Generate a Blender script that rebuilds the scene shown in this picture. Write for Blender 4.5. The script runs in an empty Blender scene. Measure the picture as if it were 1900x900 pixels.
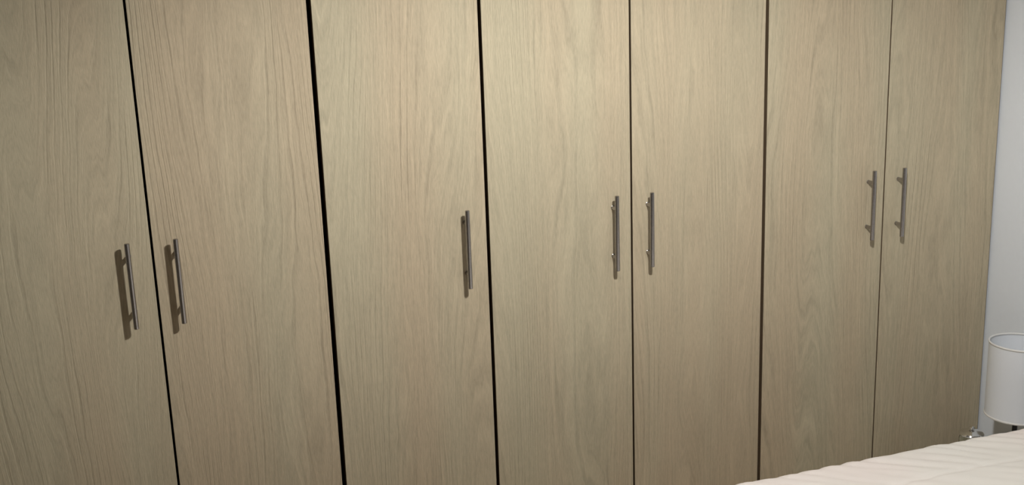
import bpy, bmesh, math, random
from mathutils import Vector, Matrix, noise

scene = bpy.context.scene
C = scene.collection

# ------------------------------------------------------------------ camera
cam_d = bpy.data.cameras.new('camera')
cam = bpy.data.objects.new('camera', cam_d)
C.objects.link(cam)
scene.camera = cam
F_PX = 1954.7
YAW, PITCH, ROLL = 0.3173, -0.2239, -0.0352
fw = Vector((math.sin(YAW)*math.cos(PITCH), math.cos(YAW)*math.cos(PITCH), math.sin(PITCH)))
rt = Vector((math.cos(YAW), -math.sin(YAW), 0))
up = rt.cross(fw)
r2 = rt*math.cos(ROLL) + up*math.sin(ROLL)
u2 = -rt*math.sin(ROLL) + up*math.cos(ROLL)
cam.matrix_world = Matrix(((r2.x, u2.x, -fw.x, -1.0805), (r2.y, u2.y, -fw.y, -2.334),
                           (r2.z, u2.z, -fw.z, 1.6), (0, 0, 0, 1)))
cam_d.sensor_width = 36.0
cam_d.lens = F_PX/1900*36.0
cam_d.clip_start = 0.05

# ------------------------------------------------------------------ world and exposure
w = bpy.data.worlds.new('world'); scene.world = w
w.use_nodes = True
w.node_tree.nodes['Background'].inputs[0].default_value = (0.02, 0.022, 0.03, 1)   # night outside
w.node_tree.nodes['Background'].inputs[1].default_value = 1.0
vs = scene.view_settings
vs.view_transform = 'Standard'; vs.look = 'None'; vs.gamma = 1.0; vs.use_curve_mapping = False
vs.exposure = 0.0
LAMP = Vector((-0.24, -1.16, 2.03))      # bulb of the pendant lamp
LAMP_STRENGTH = 1420.0

# ------------------------------------------------------------------ materials
def new_mat(name):
    m = bpy.data.materials.new(name); m.use_nodes = True
    nt = m.node_tree
    return m, nt, nt.nodes['Principled BSDF']
def N(nt, typ, **kw):
    n = nt.nodes.new(typ)
    for k, v in kw.items(): setattr(n, k, v)
    return n
def math_n(nt, op, a, b=None, c=None):
    n = N(nt, 'ShaderNodeMath', operation=op)
    for i, v in enumerate((a, b, c)):
        if v is None: continue
        if isinstance(v, (int, float)): n.inputs[i].default_value = v
        else: nt.links.new(v, n.inputs[i])
    return n.outputs[0]
def noise_n(nt, vec, scale, detail=2.0, rough=0.5, dist=0.0):
    n = N(nt, 'ShaderNodeTexNoise')
    nt.links.new(vec, n.inputs['Vector'])
    n.inputs['Scale'].default_value = scale; n.inputs['Detail'].default_value = detail
    n.inputs['Roughness'].default_value = rough; n.inputs['Distortion'].default_value = dist
    return n.outputs['Fac']
def scaled(nt, vec, s):
    n = N(nt, 'ShaderNodeVectorMath', operation='MULTIPLY')
    nt.links.new(vec, n.inputs[0]); n.inputs[1].default_value = s
    return n.outputs[0]
def smooth(nt, val, a, b, lo=0.0, hi=1.0):
    n = N(nt, 'ShaderNodeMapRange', interpolation_type='SMOOTHSTEP')
    nt.links.new(val, n.inputs[0])
    for i, v in enumerate((a, b, lo, hi)): n.inputs[i+1].default_value = v
    return n.outputs[0]

def wood_material(name, base, gain=1.0):
    m, nt, b = new_mat(name)
    tc = N(nt, 'ShaderNodeTexCoord'); oi = N(nt, 'ShaderNodeObjectInfo')
    off = N(nt, 'ShaderNodeVectorMath', operation='MULTIPLY_ADD')
    comb = N(nt, 'ShaderNodeCombineXYZ')
    for i in range(3): nt.links.new(oi.outputs['Random'], comb.inputs[i])
    nt.links.new(comb.outputs[0], off.inputs[0]); off.inputs[1].default_value = (17.3, 9.1, 23.7)
    nt.links.new(tc.outputs['Object'], off.inputs[2])
    P = off.outputs[0]
    sep = N(nt, 'ShaderNodeSeparateXYZ'); nt.links.new(P, sep.inputs[0])
    # growth-ring lines: contours of a field stretched along the grain
    warp = noise_n(nt, scaled(nt, P, (5.0, 5.0, 0.42)), 1.0, 1.0, 0.45)
    warp2 = noise_n(nt, scaled(nt, P, (26, 26, 4.0)), 1.0, 2.0, 0.6)
    field = math_n(nt, 'MULTIPLY_ADD', sep.outputs['X'], 52.0, math_n(nt, 'MULTIPLY', warp, 24.0))
    field = math_n(nt, 'MULTIPLY_ADD', warp2, 1.2, field)
    wv = math_n(nt, 'SINE', math_n(nt, 'MULTIPLY', field, 2*math.pi))
    line = smooth(nt, wv, 0.55, 1.0)
    mask = smooth(nt, noise_n(nt, scaled(nt, P, (12, 12, 2.2)), 1.0, 2.0, 0.55), 0.38, 0.68)
    rings = math_n(nt, 'MULTIPLY', line, mask)
    # fibres and pores, following the ring lines
    bend = N(nt, 'ShaderNodeCombineXYZ')
    nt.links.new(math_n(nt, 'MULTIPLY', field, 0.019), bend.inputs['X'])
    nt.links.new(sep.outputs['Y'], bend.inputs['Y']); nt.links.new(sep.outputs['Z'], bend.inputs['Z'])
    B = bend.outputs[0]
    f1 = noise_n(nt, scaled(nt, B, (300, 300, 9)), 1.0, 2.0, 0.55)
    f2 = noise_n(nt, scaled(nt, B, (120, 120, 3.0)), 1.0, 2.0, 0.55)
    f3 = noise_n(nt, scaled(nt, P, (520, 520, 60)), 1.0, 2.0, 0.6)
    tone = noise_n(nt, scaled(nt, P, (6, 6, 0.6)), 1.0, 1.0, 0.5)
    # brightness factor around 1
    v = math_n(nt, 'MULTIPLY_ADD', math_n(nt, 'SUBTRACT', f1, 0.5), 0.40*gain, 1.0)
    v = math_n(nt, 'MULTIPLY_ADD', math_n(nt, 'SUBTRACT', f2, 0.5), 0.26*gain, v)
    v = math_n(nt, 'MULTIPLY_ADD', math_n(nt, 'SUBTRACT', f3, 0.5), 0.42*gain, v)
    v = math_n(nt, 'MULTIPLY_ADD', math_n(nt, 'SUBTRACT', tone, 0.5), 0.10, v)
    v = math_n(nt, 'MULTIPLY_ADD', rings, -0.11*gain, v)
    hue = N(nt, 'ShaderNodeMix', data_type='RGBA')
    nt.links.new(smooth(nt, tone, 0.3, 0.7), hue.inputs['Factor'])
    r, g, bl = base
    hue.inputs['A'].default_value = (r*1.03, g*0.99, bl*0.97, 1)
    hue.inputs['B'].default_value = (r*0.98, g*1.01, bl*1.0, 1)
    mul = N(nt, 'ShaderNodeVectorMath', operation='SCALE')
    nt.links.new(hue.outputs['Result'], mul.inputs[0]); nt.links.new(v, mul.inputs['Scale'])
    nt.links.new(mul.outputs[0], b.inputs['Base Color'])
    h = math_n(nt, 'MULTIPLY_ADD', f1, 0.6, math_n(nt, 'MULTIPLY', rings, -0.6))
    h = math_n(nt, 'MULTIPLY_ADD', f3, 0.35, h)
    bp = N(nt, 'ShaderNodeBump'); bp.inputs['Strength'].default_value = 0.6*gain; bp.inputs['Distance'].default_value = 0.0012
    nt.links.new(h, bp.inputs['Height']); nt.links.new(bp.outputs[0], b.inputs['Normal'])
    b.inputs['Roughness'].default_value = 0.62
    b.inputs['Specular IOR Level'].default_value = 0.12
    return m

def plain(name, col, rough=0.6, metal=0.0, spec=0.4, nscale=0, nvar=0.0, bump=0.0):
    m, nt, b = new_mat(name)
    b.inputs['Roughness'].default_value = rough; b.inputs['Metallic'].default_value = metal
    b.inputs['Specular IOR Level'].default_value = spec
    b.inputs['Base Color'].default_value = (*col, 1)
    if nscale:
        tc = N(nt, 'ShaderNodeTexCoord')
        f = noise_n(nt, tc.outputs['Object'], nscale, 4.0, 0.6)
        mr = N(nt, 'ShaderNodeMix', data_type='RGBA')
        nt.links.new(f, mr.inputs['Factor'])
        mr.inputs['A'].default_value = (*[c*(1-nvar) for c in col], 1)
        mr.inputs['B'].default_value = (*[min(1, c*(1+nvar)) for c in col], 1)
        nt.links.new(mr.outputs['Result'], b.inputs['Base Color'])
        if bump:
            bp = N(nt, 'ShaderNodeBump'); bp.inputs['Strength'].default_value = bump; bp.inputs['Distance'].default_value = 0.001
            nt.links.new(f, bp.inputs['Height']); nt.links.new(bp.outputs[0], b.inputs['Normal'])
    return m

M = {}
M['oak'] = wood_material('light_oak_laminate', (0.49, 0.420, 0.300))
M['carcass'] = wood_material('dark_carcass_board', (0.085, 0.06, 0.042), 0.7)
M['edge'] = wood_material('dark_edge_banding', (0.15, 0.105, 0.065), 0.6)
M['wall'] = plain('white_wall_paint', (0.80, 0.845, 0.90), 0.85, spec=0.2, nscale=60, nvar=0.02, bump=0.12)
M['ceiling'] = plain('white_ceiling_paint', (0.7, 0.7, 0.69), 0.9, spec=0.2, nscale=60, nvar=0.02, bump=0.1)
M['low_bounce'] = plain('low_bounce_taupe_paint', (0.22, 0.20, 0.18), 0.9, spec=0.2, nscale=60, nvar=0.02, bump=0.1)  # unseen left and front walls, coloured dark to cut their bounce light
M['base'] = plain('white_gloss_paint', (0.75, 0.74, 0.72), 0.4, nscale=20, nvar=0.02)
M['floor'] = wood_material('floor_boards', (0.52, 0.41, 0.28))
M['white_wood'] = plain('white_painted_board', (0.72, 0.71, 0.69), 0.45, nscale=30, nvar=0.02)
M['black'] = plain('black_metal', (0.012, 0.012, 0.013), 0.4, nscale=40, nvar=0.1)
M['chrome'] = plain('polished_chrome', (0.75, 0.75, 0.74), 0.12, metal=1.0, nscale=30, nvar=0.05)
M['mattress'] = plain('mattress_ticking', (0.7, 0.69, 0.67), 0.9, nscale=200, nvar=0.04, bump=0.3)
M['bedbase'] = plain('beige_upholstery', (0.42, 0.37, 0.31), 0.95, nscale=500, nvar=0.12, bump=0.4)
M['bulb'] = None

# brushed steel, streaked across the bar
m, nt, b = new_mat('brushed_steel')
tc = N(nt, 'ShaderNodeTexCoord')
f = noise_n(nt, scaled(nt, tc.outputs['Object'], (60, 60, 900)), 1.0, 3.0, 0.6)
mr = N(nt, 'ShaderNodeMix', data_type='RGBA'); nt.links.new(f, mr.inputs['Factor'])
mr.inputs['A'].default_value = (0.32, 0.305, 0.30, 1); mr.inputs['B'].default_value = (0.48, 0.465, 0.46, 1)
nt.links.new(mr.outputs['Result'], b.inputs['Base Color'])
b.inputs['Metallic'].default_value = 1.0; b.inputs['Roughness'].default_value = 0.27
M['steel'] = m

# pale cotton bedspread with a fine weave
m, nt, b = new_mat('pale_cotton')
tc = N(nt, 'ShaderNodeTexCoord')
big = noise_n(nt, tc.outputs['Object'], 3.0, 2.0, 0.5)
mr = N(nt, 'ShaderNodeMix', data_type='RGBA'); nt.links.new(smooth(nt, big, 0.35, 0.65), mr.inputs['Factor'])
mr.inputs['A'].default_value = (0.76, 0.73, 0.68, 1); mr.inputs['B'].default_value = (0.78, 0.71, 0.67, 1)
nt.links.new(mr.outputs['Result'], b.inputs['Base Color'])
fine = noise_n(nt, scaled(nt, tc.outputs['Object'], (700, 700, 700)), 1.0, 2.0, 0.6)
bp = N(nt, 'ShaderNodeBump'); bp.inputs['Strength'].default_value = 0.25; bp.inputs['Distance'].default_value = 0.0006
nt.links.new(fine, bp.inputs['Height']); nt.links.new(bp.outputs[0], b.inputs['Normal'])
b.inputs['Roughness'].default_value = 0.9; b.inputs['Specular IOR Level'].default_value = 0.15
b.inputs['Sheen Weight'].default_value = 0.15
M['cotton'] = m

# white fabric of the lamp shade, slightly translucent
m, nt, b = new_mat('white_shade_fabric')
out = nt.nodes['Material Output']
b.inputs['Base Color'].default_value = (0.86, 0.89, 0.93, 1); b.inputs['Roughness'].default_value = 0.9
b.inputs['Specular IOR Level'].default_value = 0.1
tc = N(nt, 'ShaderNodeTexCoord')
fine = noise_n(nt, scaled(nt, tc.outputs['Object'], (500, 500, 500)), 1.0, 2.0, 0.6)
bp = N(nt, 'ShaderNodeBump'); bp.inputs['Strength'].default_value = 0.15; bp.inputs['Distance'].default_value = 0.0005
nt.links.new(fine, bp.inputs['Height']); nt.links.new(bp.outputs[0], b.inputs['Normal'])
tr = N(nt, 'ShaderNodeBsdfTranslucent'); tr.inputs[0].default_value = (0.8, 0.8, 0.8, 1)
mx = N(nt, 'ShaderNodeMixShader'); mx.inputs[0].default_value = 0.10
nt.links.new(b.outputs[0], mx.inputs[1]); nt.links.new(tr.outputs[0], mx.inputs[2]); nt.links.new(mx.outputs[0], out.inputs[0])
M['shade'] = m

# clear glass
m, nt, b = new_mat('clear_glass')
b.inputs['Base Color'].default_value = (0.92, 0.96, 0.94, 1)
b.inputs['Transmission Weight'].default_value = 1.0; b.inputs['Roughness'].default_value = 0.02; b.inputs['IOR'].default_value = 1.48
M['glass'] = m

# frosted bulb: the room's light
m, nt, b = new_mat('frosted_bulb')
b.inputs['Base Color'].default_value = (0.9, 0.9, 0.88, 1)
b.inputs['Emission Color'].default_value = (1.0, 0.985, 0.96, 1)
b.inputs['Emission Strength'].default_value = LAMP_STRENGTH
M['bulb'] = m

# ------------------------------------------------------------------ helpers
def add_box(bm, x0, x1, y0, y1, z0, z1, bevel=0.0, seg=2):
    res = bmesh.ops.create_cube(bm, size=1.0, matrix=Matrix.Translation(((x0+x1)/2, (y0+y1)/2, (z0+z1)/2)) @ Matrix.Diagonal((abs(x1-x0), abs(y1-y0), abs(z1-z0), 1)))
    if bevel > 0:
        es = set()
        for v in res['verts']:
            for e in v.link_edges: es.add(e)
        bmesh.ops.bevel(bm, geom=list(es), offset=bevel, segments=seg, affect='EDGES', profile=0.5)
def add_lathe(bm, prof, seg=40, center=(0, 0, 0), axis='Z', closed=False):
    cx, cy, cz = center; rings = []
    for (r, h) in prof:
        ring = []
        if r < 1e-6:
            ring = [bm.verts.new((cx, cy, cz+h) if axis == 'Z' else (cx, cy+h, cz))]
        else:
            for k in range(seg):
                a = 2*math.pi*k/seg
                if axis == 'Z': ring.append(bm.verts.new((cx+r*math.cos(a), cy+r*math.sin(a), cz+h)))
                else: ring.append(bm.verts.new((cx+r*math.cos(a), cy+h, cz-r*math.sin(a))))
        rings.append(ring)
    pairs = list(zip(rings[:-1], rings[1:]))
    if closed: pairs.append((rings[-1], rings[0]))
    for A, B in pairs:
        for k in range(seg):
            k2 = (k+1) % seg
            if len(A) == 1 and len(B) == 1: break
            if len(A) == 1: bm.faces.new((A[0], B[k2], B[k]))
            elif len(B) == 1: bm.faces.new((A[k], A[k2], B[0]))
            else: bm.faces.new((A[k], A[k2], B[k2], B[k]))
def add_tube(bm, p0, p1, r, seg=12):
    p0, p1 = Vector(p0), Vector(p1); d = p1-p0
    q = Vector((0, 0, 1)).rotation_difference(d.normalized()).to_matrix().to_4x4()
    bmesh.ops.create_cone(bm, cap_ends=True, segments=seg, radius1=r, radius2=r, depth=d.length,
                          matrix=Matrix.Translation((p0+p1)/2) @ q)
def obj(name, bm, mat, parent=None, loc=(0, 0, 0), smooth_angle=None):
    bmesh.ops.recalc_face_normals(bm, faces=bm.faces[:])
    me = bpy.data.meshes.new(name); bm.to_mesh(me); bm.free()
    me.materials.append(mat)
    if smooth_angle is not None:
        for p in me.polygons: p.use_smooth = True
        me.set_sharp_from_angle(angle=math.radians(smooth_angle))
    o = bpy.data.objects.new(name, me); C.objects.link(o)
    o.parent = parent; o.location = loc
    return o
def thing(name, label, cat, loc=(0, 0, 0), group=None):
    o = bpy.data.objects.new(name, None); C.objects.link(o)
    o.location = loc; o['label'] = label; o['category'] = cat
    o.empty_display_size = 0.1
    if group: o['group'] = group
    return o
def tag(o, label, cat, group=None):
    o['label'] = label; o['category'] = cat
    if group: o['group'] = group
    return o
def box_obj(name, mat, parent, x0, x1, y0, y1, z0, z1, bevel=0.0, seg=2):
    """Box with its origin at its own centre, placed in the parent's space."""
    bm = bmesh.new(); sx, sy, sz = (x1-x0)/2, (y1-y0)/2, (z1-z0)/2
    add_box(bm, -sx, sx, -sy, sy, -sz, sz, bevel, seg)
    return obj(name, bm, mat, parent, ((x0+x1)/2, (y0+y1)/2, (z0+z1)/2))
def struct(name, mat, *b):
    o = box_obj(name, mat, None, *b); o['kind'] = 'structure'; return o

# ------------------------------------------------------------------ room shell
XL, XR, YF, YB, H = -3.1, 1.1175, -4.3, 0.62, 2.42
T = 0.1
struct('floor', M['floor'], XL-T, XR+T, YF-T, YB+T, -0.1, 0.0)
struct('ceiling', M['ceiling'], XL-T, XR+T, YF-T, YB+T, H, H+0.1)
struct('wall_right', M['wall'], XR, XR+T, YF-T, YB+T, 0.0, H)
struct('wall_left', M['low_bounce'], XL-T, XL, YF-T, YB+T, 0.0, H)
struct('wall_back', M['wall'], XL, XR, YB, YB+T, 0.0, H)
struct('wall_front', M['low_bounce'], XL, XR, YF-T, YF, 0.0, H)
struct('baseboard_left', M['base'], XL, XL+0.014, YF, YB, 0.0, 0.09)
struct('baseboard_front', M['base'], XL+0.014, XR-0.014, YF, YF+0.014, 0.0, 0.09)
struct('baseboard_right', M['base'], XR-0.014, XR, YF, -2.16, 0.0, 0.09)

# ------------------------------------------------------------------ wardrobes
HANDLE_TOP, HANDLE_LEN, STAND, POST = 1.1338, 0.188, 0.025, 0.061
DOOR_T = 0.018
Z0, Z1 = 0.085, 2.19           # door bottom and top
def handle_mesh():
    bm = bmesh.new(); r = 0.0055; h = HANDLE_LEN/2; c = 0.0009
    add_lathe(bm, [(0, -h), (r-c, -h), (r, -h+c), (r, h-c), (r-c, h), (0, h)], 20, (0, -STAND, 0))
    for s in (-1, 1):
        add_lathe(bm, [(0.0049, -STAND+0.002), (0.0049, -0.0012), (0.0055, -0.0008), (0.0055, 0.0)], 16, (0, 0, s*POST), axis='Y')
    bmesh.ops.recalc_face_normals(bm, faces=bm.faces[:])
    me = bpy.data.meshes.new('handle'); bm.to_mesh(me); bm.free(); me.materials.append(M['steel'])
    for p in me.polygons: p.use_smooth = True
    me.set_sharp_from_angle(angle=math.radians(40))
    return me
HANDLE = handle_mesh()
def make_wardrobe(label, x0, x1, doors, group=None):
    """x0..x1: outer faces of the unit; doors: list of (door x0, door x1, handle x)."""
    t = thing('wardrobe', label, 'wardrobe', ((x0+x1)/2, 0.3, 0), group)
    ox, oy = (x0+x1)/2, 0.3
    a, b_ = x0-ox, x1-ox
    yf, yb = 0.0205-oy, 0.60-oy
    top, p = Z1+0.004, 0.018
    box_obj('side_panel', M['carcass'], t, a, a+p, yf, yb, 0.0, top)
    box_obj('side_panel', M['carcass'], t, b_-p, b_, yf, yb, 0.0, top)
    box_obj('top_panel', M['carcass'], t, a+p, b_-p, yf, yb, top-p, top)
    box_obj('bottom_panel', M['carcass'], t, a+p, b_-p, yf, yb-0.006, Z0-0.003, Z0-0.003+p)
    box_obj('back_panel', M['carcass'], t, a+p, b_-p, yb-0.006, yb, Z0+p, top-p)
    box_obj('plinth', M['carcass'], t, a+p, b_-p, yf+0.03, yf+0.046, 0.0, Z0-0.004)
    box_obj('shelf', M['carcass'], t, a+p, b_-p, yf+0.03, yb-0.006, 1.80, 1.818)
    for d0, d1, hx in doors:
        d = box_obj('door', M['oak'], t, d0-ox, d1-ox, -oy, DOOR_T-oy, Z0, Z1, 0.0009, 2)
        d.data.materials.append(M['edge'])
        for pl in d.data.polygons:
            if abs(pl.normal.x) > 0.95: pl.material_index = 1
        h = bpy.data.objects.new('handle', HANDLE); C.objects.link(h)
        h.parent = d
        h.location = (hx-(d0+d1)/2, -DOOR_T/2, HANDLE_TOP-HANDLE_LEN/2-(Z0+Z1)/2)
        h['label'] = 'brushed steel bar handle'
    return t

s1, s2, s3, s4, s5, s6, s7 = -1.1257, -0.7542, -0.3728, 0.0, 0.3745, 0.7442, 1.1115
g1, g2, g3, g4, g5, g6 = 0.0026, 0.0052, 0.0040, 0.0025, 0.0046, 0.0019     # half gaps
xA = -1.502
make_wardrobe('light oak two-door wardrobe on the far side of the single-door one from the white wall', xA, s2-g2,
              [(xA+0.001, s1-g1, s1-0.0487), (s1+g1, s2-g2, s1+0.0494)])
make_wardrobe('narrow light oak wardrobe with a single door and one steel bar handle', s2+g2, s3-g3,
              [(s2+g2, s3-g3, s3-0.0559)])
make_wardrobe('light oak two-door wardrobe between the single-door wardrobe and the one by the white wall', s3+g3, s5-g5,
              [(s3+g3, s4-g4, s4-0.0502), (s4+g4, s5-g5, s4+0.0439)])
make_wardrobe('light oak two-door wardrobe against the white wall, behind bed and bedside lamp', s5+g5, s7,
              [(s5+g5, s6-g6, s6-0.0516), (s6+g6, s7, s6+0.0439)])

# ------------------------------------------------------------------ bed
BX0, BX1 = -0.86, 1.03          # foot and head of the mattress
BY0, BY1 = -2.02, -0.535        # sides of the mattress
BT = 0.594                      # top of the bedspread
bed = thing('bed', 'double bed with its head to the white wall, under a pale bedspread', 'bed', ((BX0+BX1)/2, (BY0+BY1)/2, 0))
ox, oy = (BX0+BX1)/2, (BY0+BY1)/2
box_obj('bed_base', M['bedbase'], bed, BX0+0.01-ox, BX1-ox, BY0+0.01-oy, BY1-0.01-oy, 0.09, 0.31, 0.012)
box_obj('mattress', M['mattress'], bed, BX0-ox, BX1-ox, BY0-oy, BY1-oy, 0.312, 0.572, 0.03, 4)
box_obj('headboard', M['bedbase'], bed, BX1+0.012-ox, XR-0.004-ox, BY0-oy, BY1-oy, 0.0, 1.02, 0.02, 3)
for sx in (BX0+0.10, BX1-0.10):
    for sy in (BY0+0.12, BY1-0.12):
        bm = bmesh.new(); add_lathe(bm, [(0, 0), (0.022, 0), (0.03, 0.09), (0, 0.09)], 20)
        obj('leg', bm, M['black'], bed, (sx-ox, sy-oy, 0), 40)

# bedspread: one sheet draped over mattress, rippled where it is quilted
def ripple(x, y):
    w2 = noise.noise(Vector((x*9, y*9, 1.7)))
    ang = math.radians(-38)
    c = -x*math.sin(ang)+y*math.cos(ang)
    d = x*math.cos(ang)+y*math.sin(ang)
    bendp = noise.noise(Vector((x*2.3, y*2.3, 6.1)))
    amp = 0.42+1.5*noise.noise(Vector((c*14, d*5, 8.8)))
    ph = 2*math.pi*c/0.033+6.0*bendp+1.5*w2
    ridge = 1-2*abs(math.sin(ph/2))**0.8                 # pinched creases, round puffs
    z = -0.0024*max(0.0, amp)*ridge
    z += 0.0026*noise.noise(Vector((c*40, d*6, 3.3)))
    z += 0.004*noise.noise(Vector((x*4, y*5, 0.3)))
    for q in (-0.655, -0.99, -1.325, -1.66):          # stitched channels
        d = (y-q-0.004*noise.noise(Vector((x*7, q, 0))))/0.006
        z -= 0.0045*math.exp(-d*d)
    return z
bx0, bx1, by0, by1 = BX0-0.022, BX1+0.004, BY0-0.022, BY1+0.022
RAD, HEM = 0.03, 0.17
def fold_profile(lo, hi, n_top, drop_lo, drop_hi):
    """list of (coordinate, depth below the top) across the sheet"""
    out = []
    if drop_lo:
        for k in range(26): out.append((lo, RAD+(BT-HEM-RAD)*(1-k/26), 0))
        for k in range(9):
            a = k/8*math.pi/2; out.append((lo+RAD*(1-math.cos(a)), RAD*(1-math.sin(a)), 0))
        s = lo+RAD
    else: s = lo
    e = hi-RAD if drop_hi else hi
    for k in range(1 if drop_lo else 0, n_top): out.append((s+(e-s)*k/n_top, 0.0, 1))
    if drop_hi:
        for k in range(9):
            a = k/8*math.pi/2; out.append((e+RAD*math.sin(a), RAD*(1-math.cos(a)), 0))
        for k in range(1, 27): out.append((hi, RAD+(BT-HEM-RAD)*k/26, 0))
    else: out.append((e, 0.0, 1))
    return out
px = fold_profile(bx0, bx1, 300, True, False)
py = fold_profile(by0, by1, 250, True, True)
bm = bmesh.new(); grid = []
for (x, dx, tx) in px:
    col = []
    for (y, dy, ty) in py:
        d = max(dx, dy)
        z = BT-d
        xx, yy = x, y
        k = min(1.0, d/0.12)
        hang = max(0, d-RAD)
        if hang > 0:                                   # soft folds of the hanging sides
            wv = 0.010*math.sin((x*9 if dy >= dx else y*9)+2*noise.noise(Vector((x*3, y*3, 2))))*min(1, hang/0.2)+0.010*min(1, hang/0.1)
            if dy >= dx: yy += math.copysign(wv, y-oy)
            if dx >= dy: xx += -wv if x < ox else wv
        z += ripple(x, y)*(1-0.6*k)
        side = 0.004*noise.noise(Vector((x*7, y*2, 5.5)))+0.0022*math.sin(x*95+3*noise.noise(Vector((x*5, 1, 1))))
        yy += side*min(1.0, dy/0.02)
        col.append(bm.verts.new((xx-ox, yy-oy, z)))
    grid.append(col)
for i in range(len(grid)-1):
    for j in range(len(grid[0])-1):
        bm.faces.new((grid[i][j], grid[i+1][j], grid[i+1][j+1], grid[i][j+1]))
sp = obj('bedspread', bm, M['cotton'], None, (ox, oy, 0), 180)
tag(sp, 'pale pink and cream quilted bedspread spread over the bed', 'bedspread')
so = sp.modifiers.new('thickness', 'SOLIDIFY'); so.thickness = 0.006; so.offset = -1.0

# ------------------------------------------------------------------ bedside table
NT = 0.345
nx0, nx1, ny0, ny1 = 0.80, 1.10, -0.445, -0.106
ncx, ncy = (nx0+nx1)/2, (ny0+ny1)/2
ns = thing('nightstand', 'low white bedside table between bed and wardrobe', 'nightstand', (ncx, ncy, 0))
a, b_, c_, d_ = nx0-ncx, nx1-ncx, ny0-ncy, ny1-ncy
box_obj('top', M['white_wood'], ns, a, b_, c_, d_, NT-0.02, NT, 0.002)
box_obj('side_panel', M['white_wood'], ns, a+0.008, b_-0.006, c_+0.008, c_+0.024, 0.05, NT-0.02)
box_obj('side_panel', M['white_wood'], ns, a+0.008, b_-0.006, d_-0.024, d_-0.008, 0.05, NT-0.02)
box_obj('back_panel', M['white_wood'], ns, b_-0.018, b_-0.006, c_+0.024, d_-0.024, 0.05, NT-0.02)
box_obj('bottom_panel', M['white_wood'], ns, a+0.012, b_-0.018, c_+0.024, d_-0.024, 0.05, 0.066)
for z0, z1 in ((0.068, 0.192), (0.196, NT-0.022)):
    d = box_obj('drawer', M['white_wood'], ns, a+0.004, b_-0.03, c_+0.027, d_-0.027, z0, z1, 0.0015)
    bm = bmesh.new(); add_lathe(bm, [(0, -0.022), (0.010, -0.022), (0.0125, -0.017), (0.005, -0.010), (0.005, 0)], 20, axis='Y')
    k = obj('knob', bm, M['chrome'], d, (-(b_-0.03-a-0.004)/2, 0, 0), 40)
    k.rotation_euler = (0, 0, -math.pi/2)
for sx in (a+0.03, b_-0.03):
    for sy in (c_+0.03, d_-0.03):
        bm = bmesh.new(); add_lathe(bm, [(0, 0), (0.012, 0), (0.017, 0.05), (0, 0.05)], 16)
        obj('leg', bm, M['white_wood'], ns, (sx, sy, 0), 40)

# ------------------------------------------------------------------ bedside lamp
lp = thing('table_lamp', 'bedside lamp with a white drum shade on a thin black stem', 'lamp', (1.0060, -0.2450, NT))
R, S0, S1 = 0.0775, 0.136, 0.336       # shade radius, bottom and top above the table
bm = bmesh.new(); add_lathe(bm, [(0, 0), (0.060, 0), (0.062, 0.004), (0.060, 0.010), (0.012, 0.016), (0, 0.016)], 40)
obj('base', bm, M['black'], lp, (0, 0, 0), 35)
bm = bmesh.new(); add_lathe(bm, [(0.0, 0.014), (0.0065, 0.014), (0.0065, 0.161), (0, 0.161)], 16)
obj('stem', bm, M['black'], lp, (0, 0, 0), 40)
bm = bmesh.new(); add_lathe(bm, [(0, 0.205), (0.016, 0.205), (0.018, 0.210), (0.018, 0.250), (0, 0.250)], 24)
obj('bulb_holder', bm, M['black'], lp, (0, 0, -0.045), 40)
bm = bmesh.new(); add_lathe(bm, [(0.012, 0.250), (0.014, 0.262), (0.024, 0.282), (0.026, 0.296), (0.020, 0.314), (0.010, 0.322), (0, 0.324)], 28)
obj('bulb', bm, M['white_wood'], lp, (0, 0, -0.045), 60)
bm = bmesh.new(); add_lathe(bm, [(R, S0), (R, S1), (R-0.0012, S1), (R-0.0012, S0)], 72, closed=True)
sh = obj('shade', bm, M['shade'], lp, (0, 0, 0), 40)
for zc in (S0, S1):
    bm = bmesh.new()
    prof = [(R-0.0006+0.0024*math.cos(q*math.pi/4), zc+0.0032*math.sin(q*math.pi/4)) for q in range(8)]
    add_lathe(bm, prof, 72, closed=True)
    obj('rim', bm, M['base'], sh, (0, 0, 0), 60)
bm = bmesh.new()
for k in range(3):
    a = 2*math.pi*k/3+0.4
    add_tube(bm, (0.016*math.cos(a), 0.016*math.sin(a), 0.185), (R*0.985*math.cos(a), R*0.985*math.sin(a), S0+0.03), 0.0013, 8)
obj('shade_ring', bm, M['base'], lp, (0, 0, 0), 40)

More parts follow.
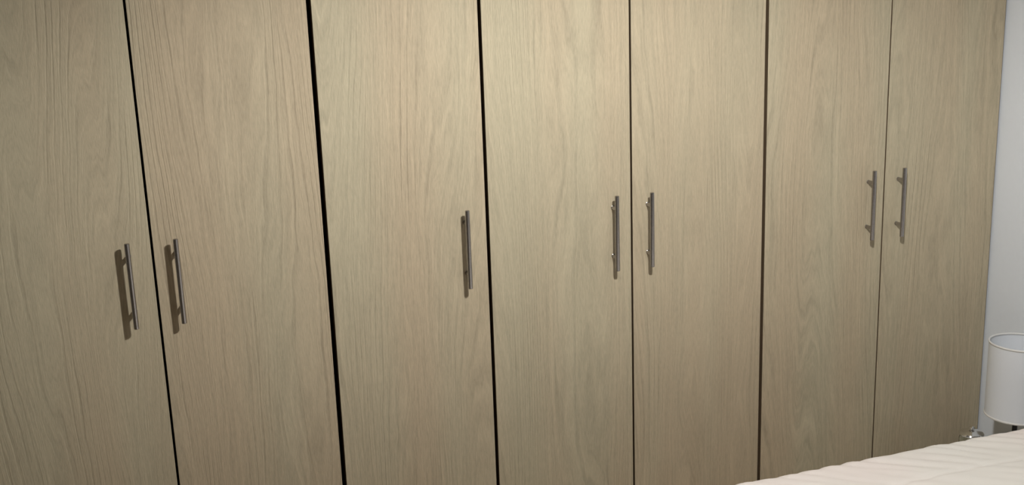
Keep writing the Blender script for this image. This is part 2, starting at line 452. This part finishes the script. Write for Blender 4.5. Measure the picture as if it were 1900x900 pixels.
# ------------------------------------------------------------------ glass jar with a bright lid
jar = thing('trinket_jar', 'small glass jar with a shiny metal lid beside the lamp', 'jar', (0.945, -0.157, NT))
bm = bmesh.new()
add_lathe(bm, [(0, 0), (0.023, 0), (0.028, 0.005), (0.032, 0.024), (0.0315, 0.042), (0.028, 0.053), (0.026, 0.053),
               (0.0290, 0.041), (0.0295, 0.024), (0.026, 0.0075), (0, 0.0055)], 40)
obj('body', bm, M['glass'], jar, (0, 0, 0), 50)
bm = bmesh.new()
add_lathe(bm, [(0, 0.0535), (0.031, 0.0535), (0.0325, 0.0560), (0.0300, 0.060), (0.016, 0.065), (0.006, 0.067), (0, 0.067)], 40)
ld = obj('lid', bm, M['chrome'], jar, (0, 0, 0), 35)
bm = bmesh.new()
add_lathe(bm, [(0, 0.0665), (0.004, 0.0665), (0.004, 0.068), (0.0075, 0.070), (0.0085, 0.0725), (0.006, 0.075), (0, 0.076)], 24)
obj('knob', bm, M['chrome'], ld, (0, 0, 0), 50)

# ------------------------------------------------------------------ pendant lamp (the light of the room)
cl = thing('pendant_lamp', 'frosted bulb hanging from the ceiling under an added black dome that cuts its light', 'pendant lamp', (LAMP.x, LAMP.y, H))
dz = LAMP.z-H
bm = bmesh.new(); add_lathe(bm, [(0, 0), (0.052, 0), (0.052, -0.010), (0.030, -0.022), (0, -0.022)], 32)
obj('ceiling_rose', bm, M['base'], cl, (0, 0, 0), 35)
bm = bmesh.new(); add_lathe(bm, [(0, -0.022), (0.0035, -0.022), (0.0035, dz+0.110), (0, dz+0.110)], 12)
obj('cord', bm, M['black'], cl, (0, 0, 0), 35)
bm = bmesh.new(); add_lathe(bm, [(0, dz+0.110), (0.014, dz+0.108), (0.021, dz+0.098), (0.021, dz+0.056), (0.017, dz+0.050), (0, dz+0.050)], 28)
obj('lamp_holder', bm, M['black'], cl, (0, 0, 0), 35)
bm = bmesh.new()
prof = [(0, dz+0.049), (0.014, dz+0.049), (0.016, dz+0.040)]
for k in range(1, 13):
    a = math.radians(60-k*150/12); prof.append((0.036*math.cos(a), dz+0.036*math.sin(a)))
prof.append((0, dz-0.036))
add_lathe(bm, prof, 28)
obj('bulb', bm, M['bulb'], cl, (0, 0, 0), 60)
bm = bmesh.new()
add_lathe(bm, [(0.022, dz+0.092), (0.055, dz+0.084), (0.125, dz+0.026), (0.150, dz-0.031), (0.1485, dz-0.031), (0.1235, dz+0.025), (0.054, dz+0.082), (0.022, dz+0.090)], 56, closed=True)
obj('added_cutoff_dome', bm, M['black'], cl, (0, 0, 0), 35)  # unseen dome, added to keep light off the ceiling and dim the upper doors
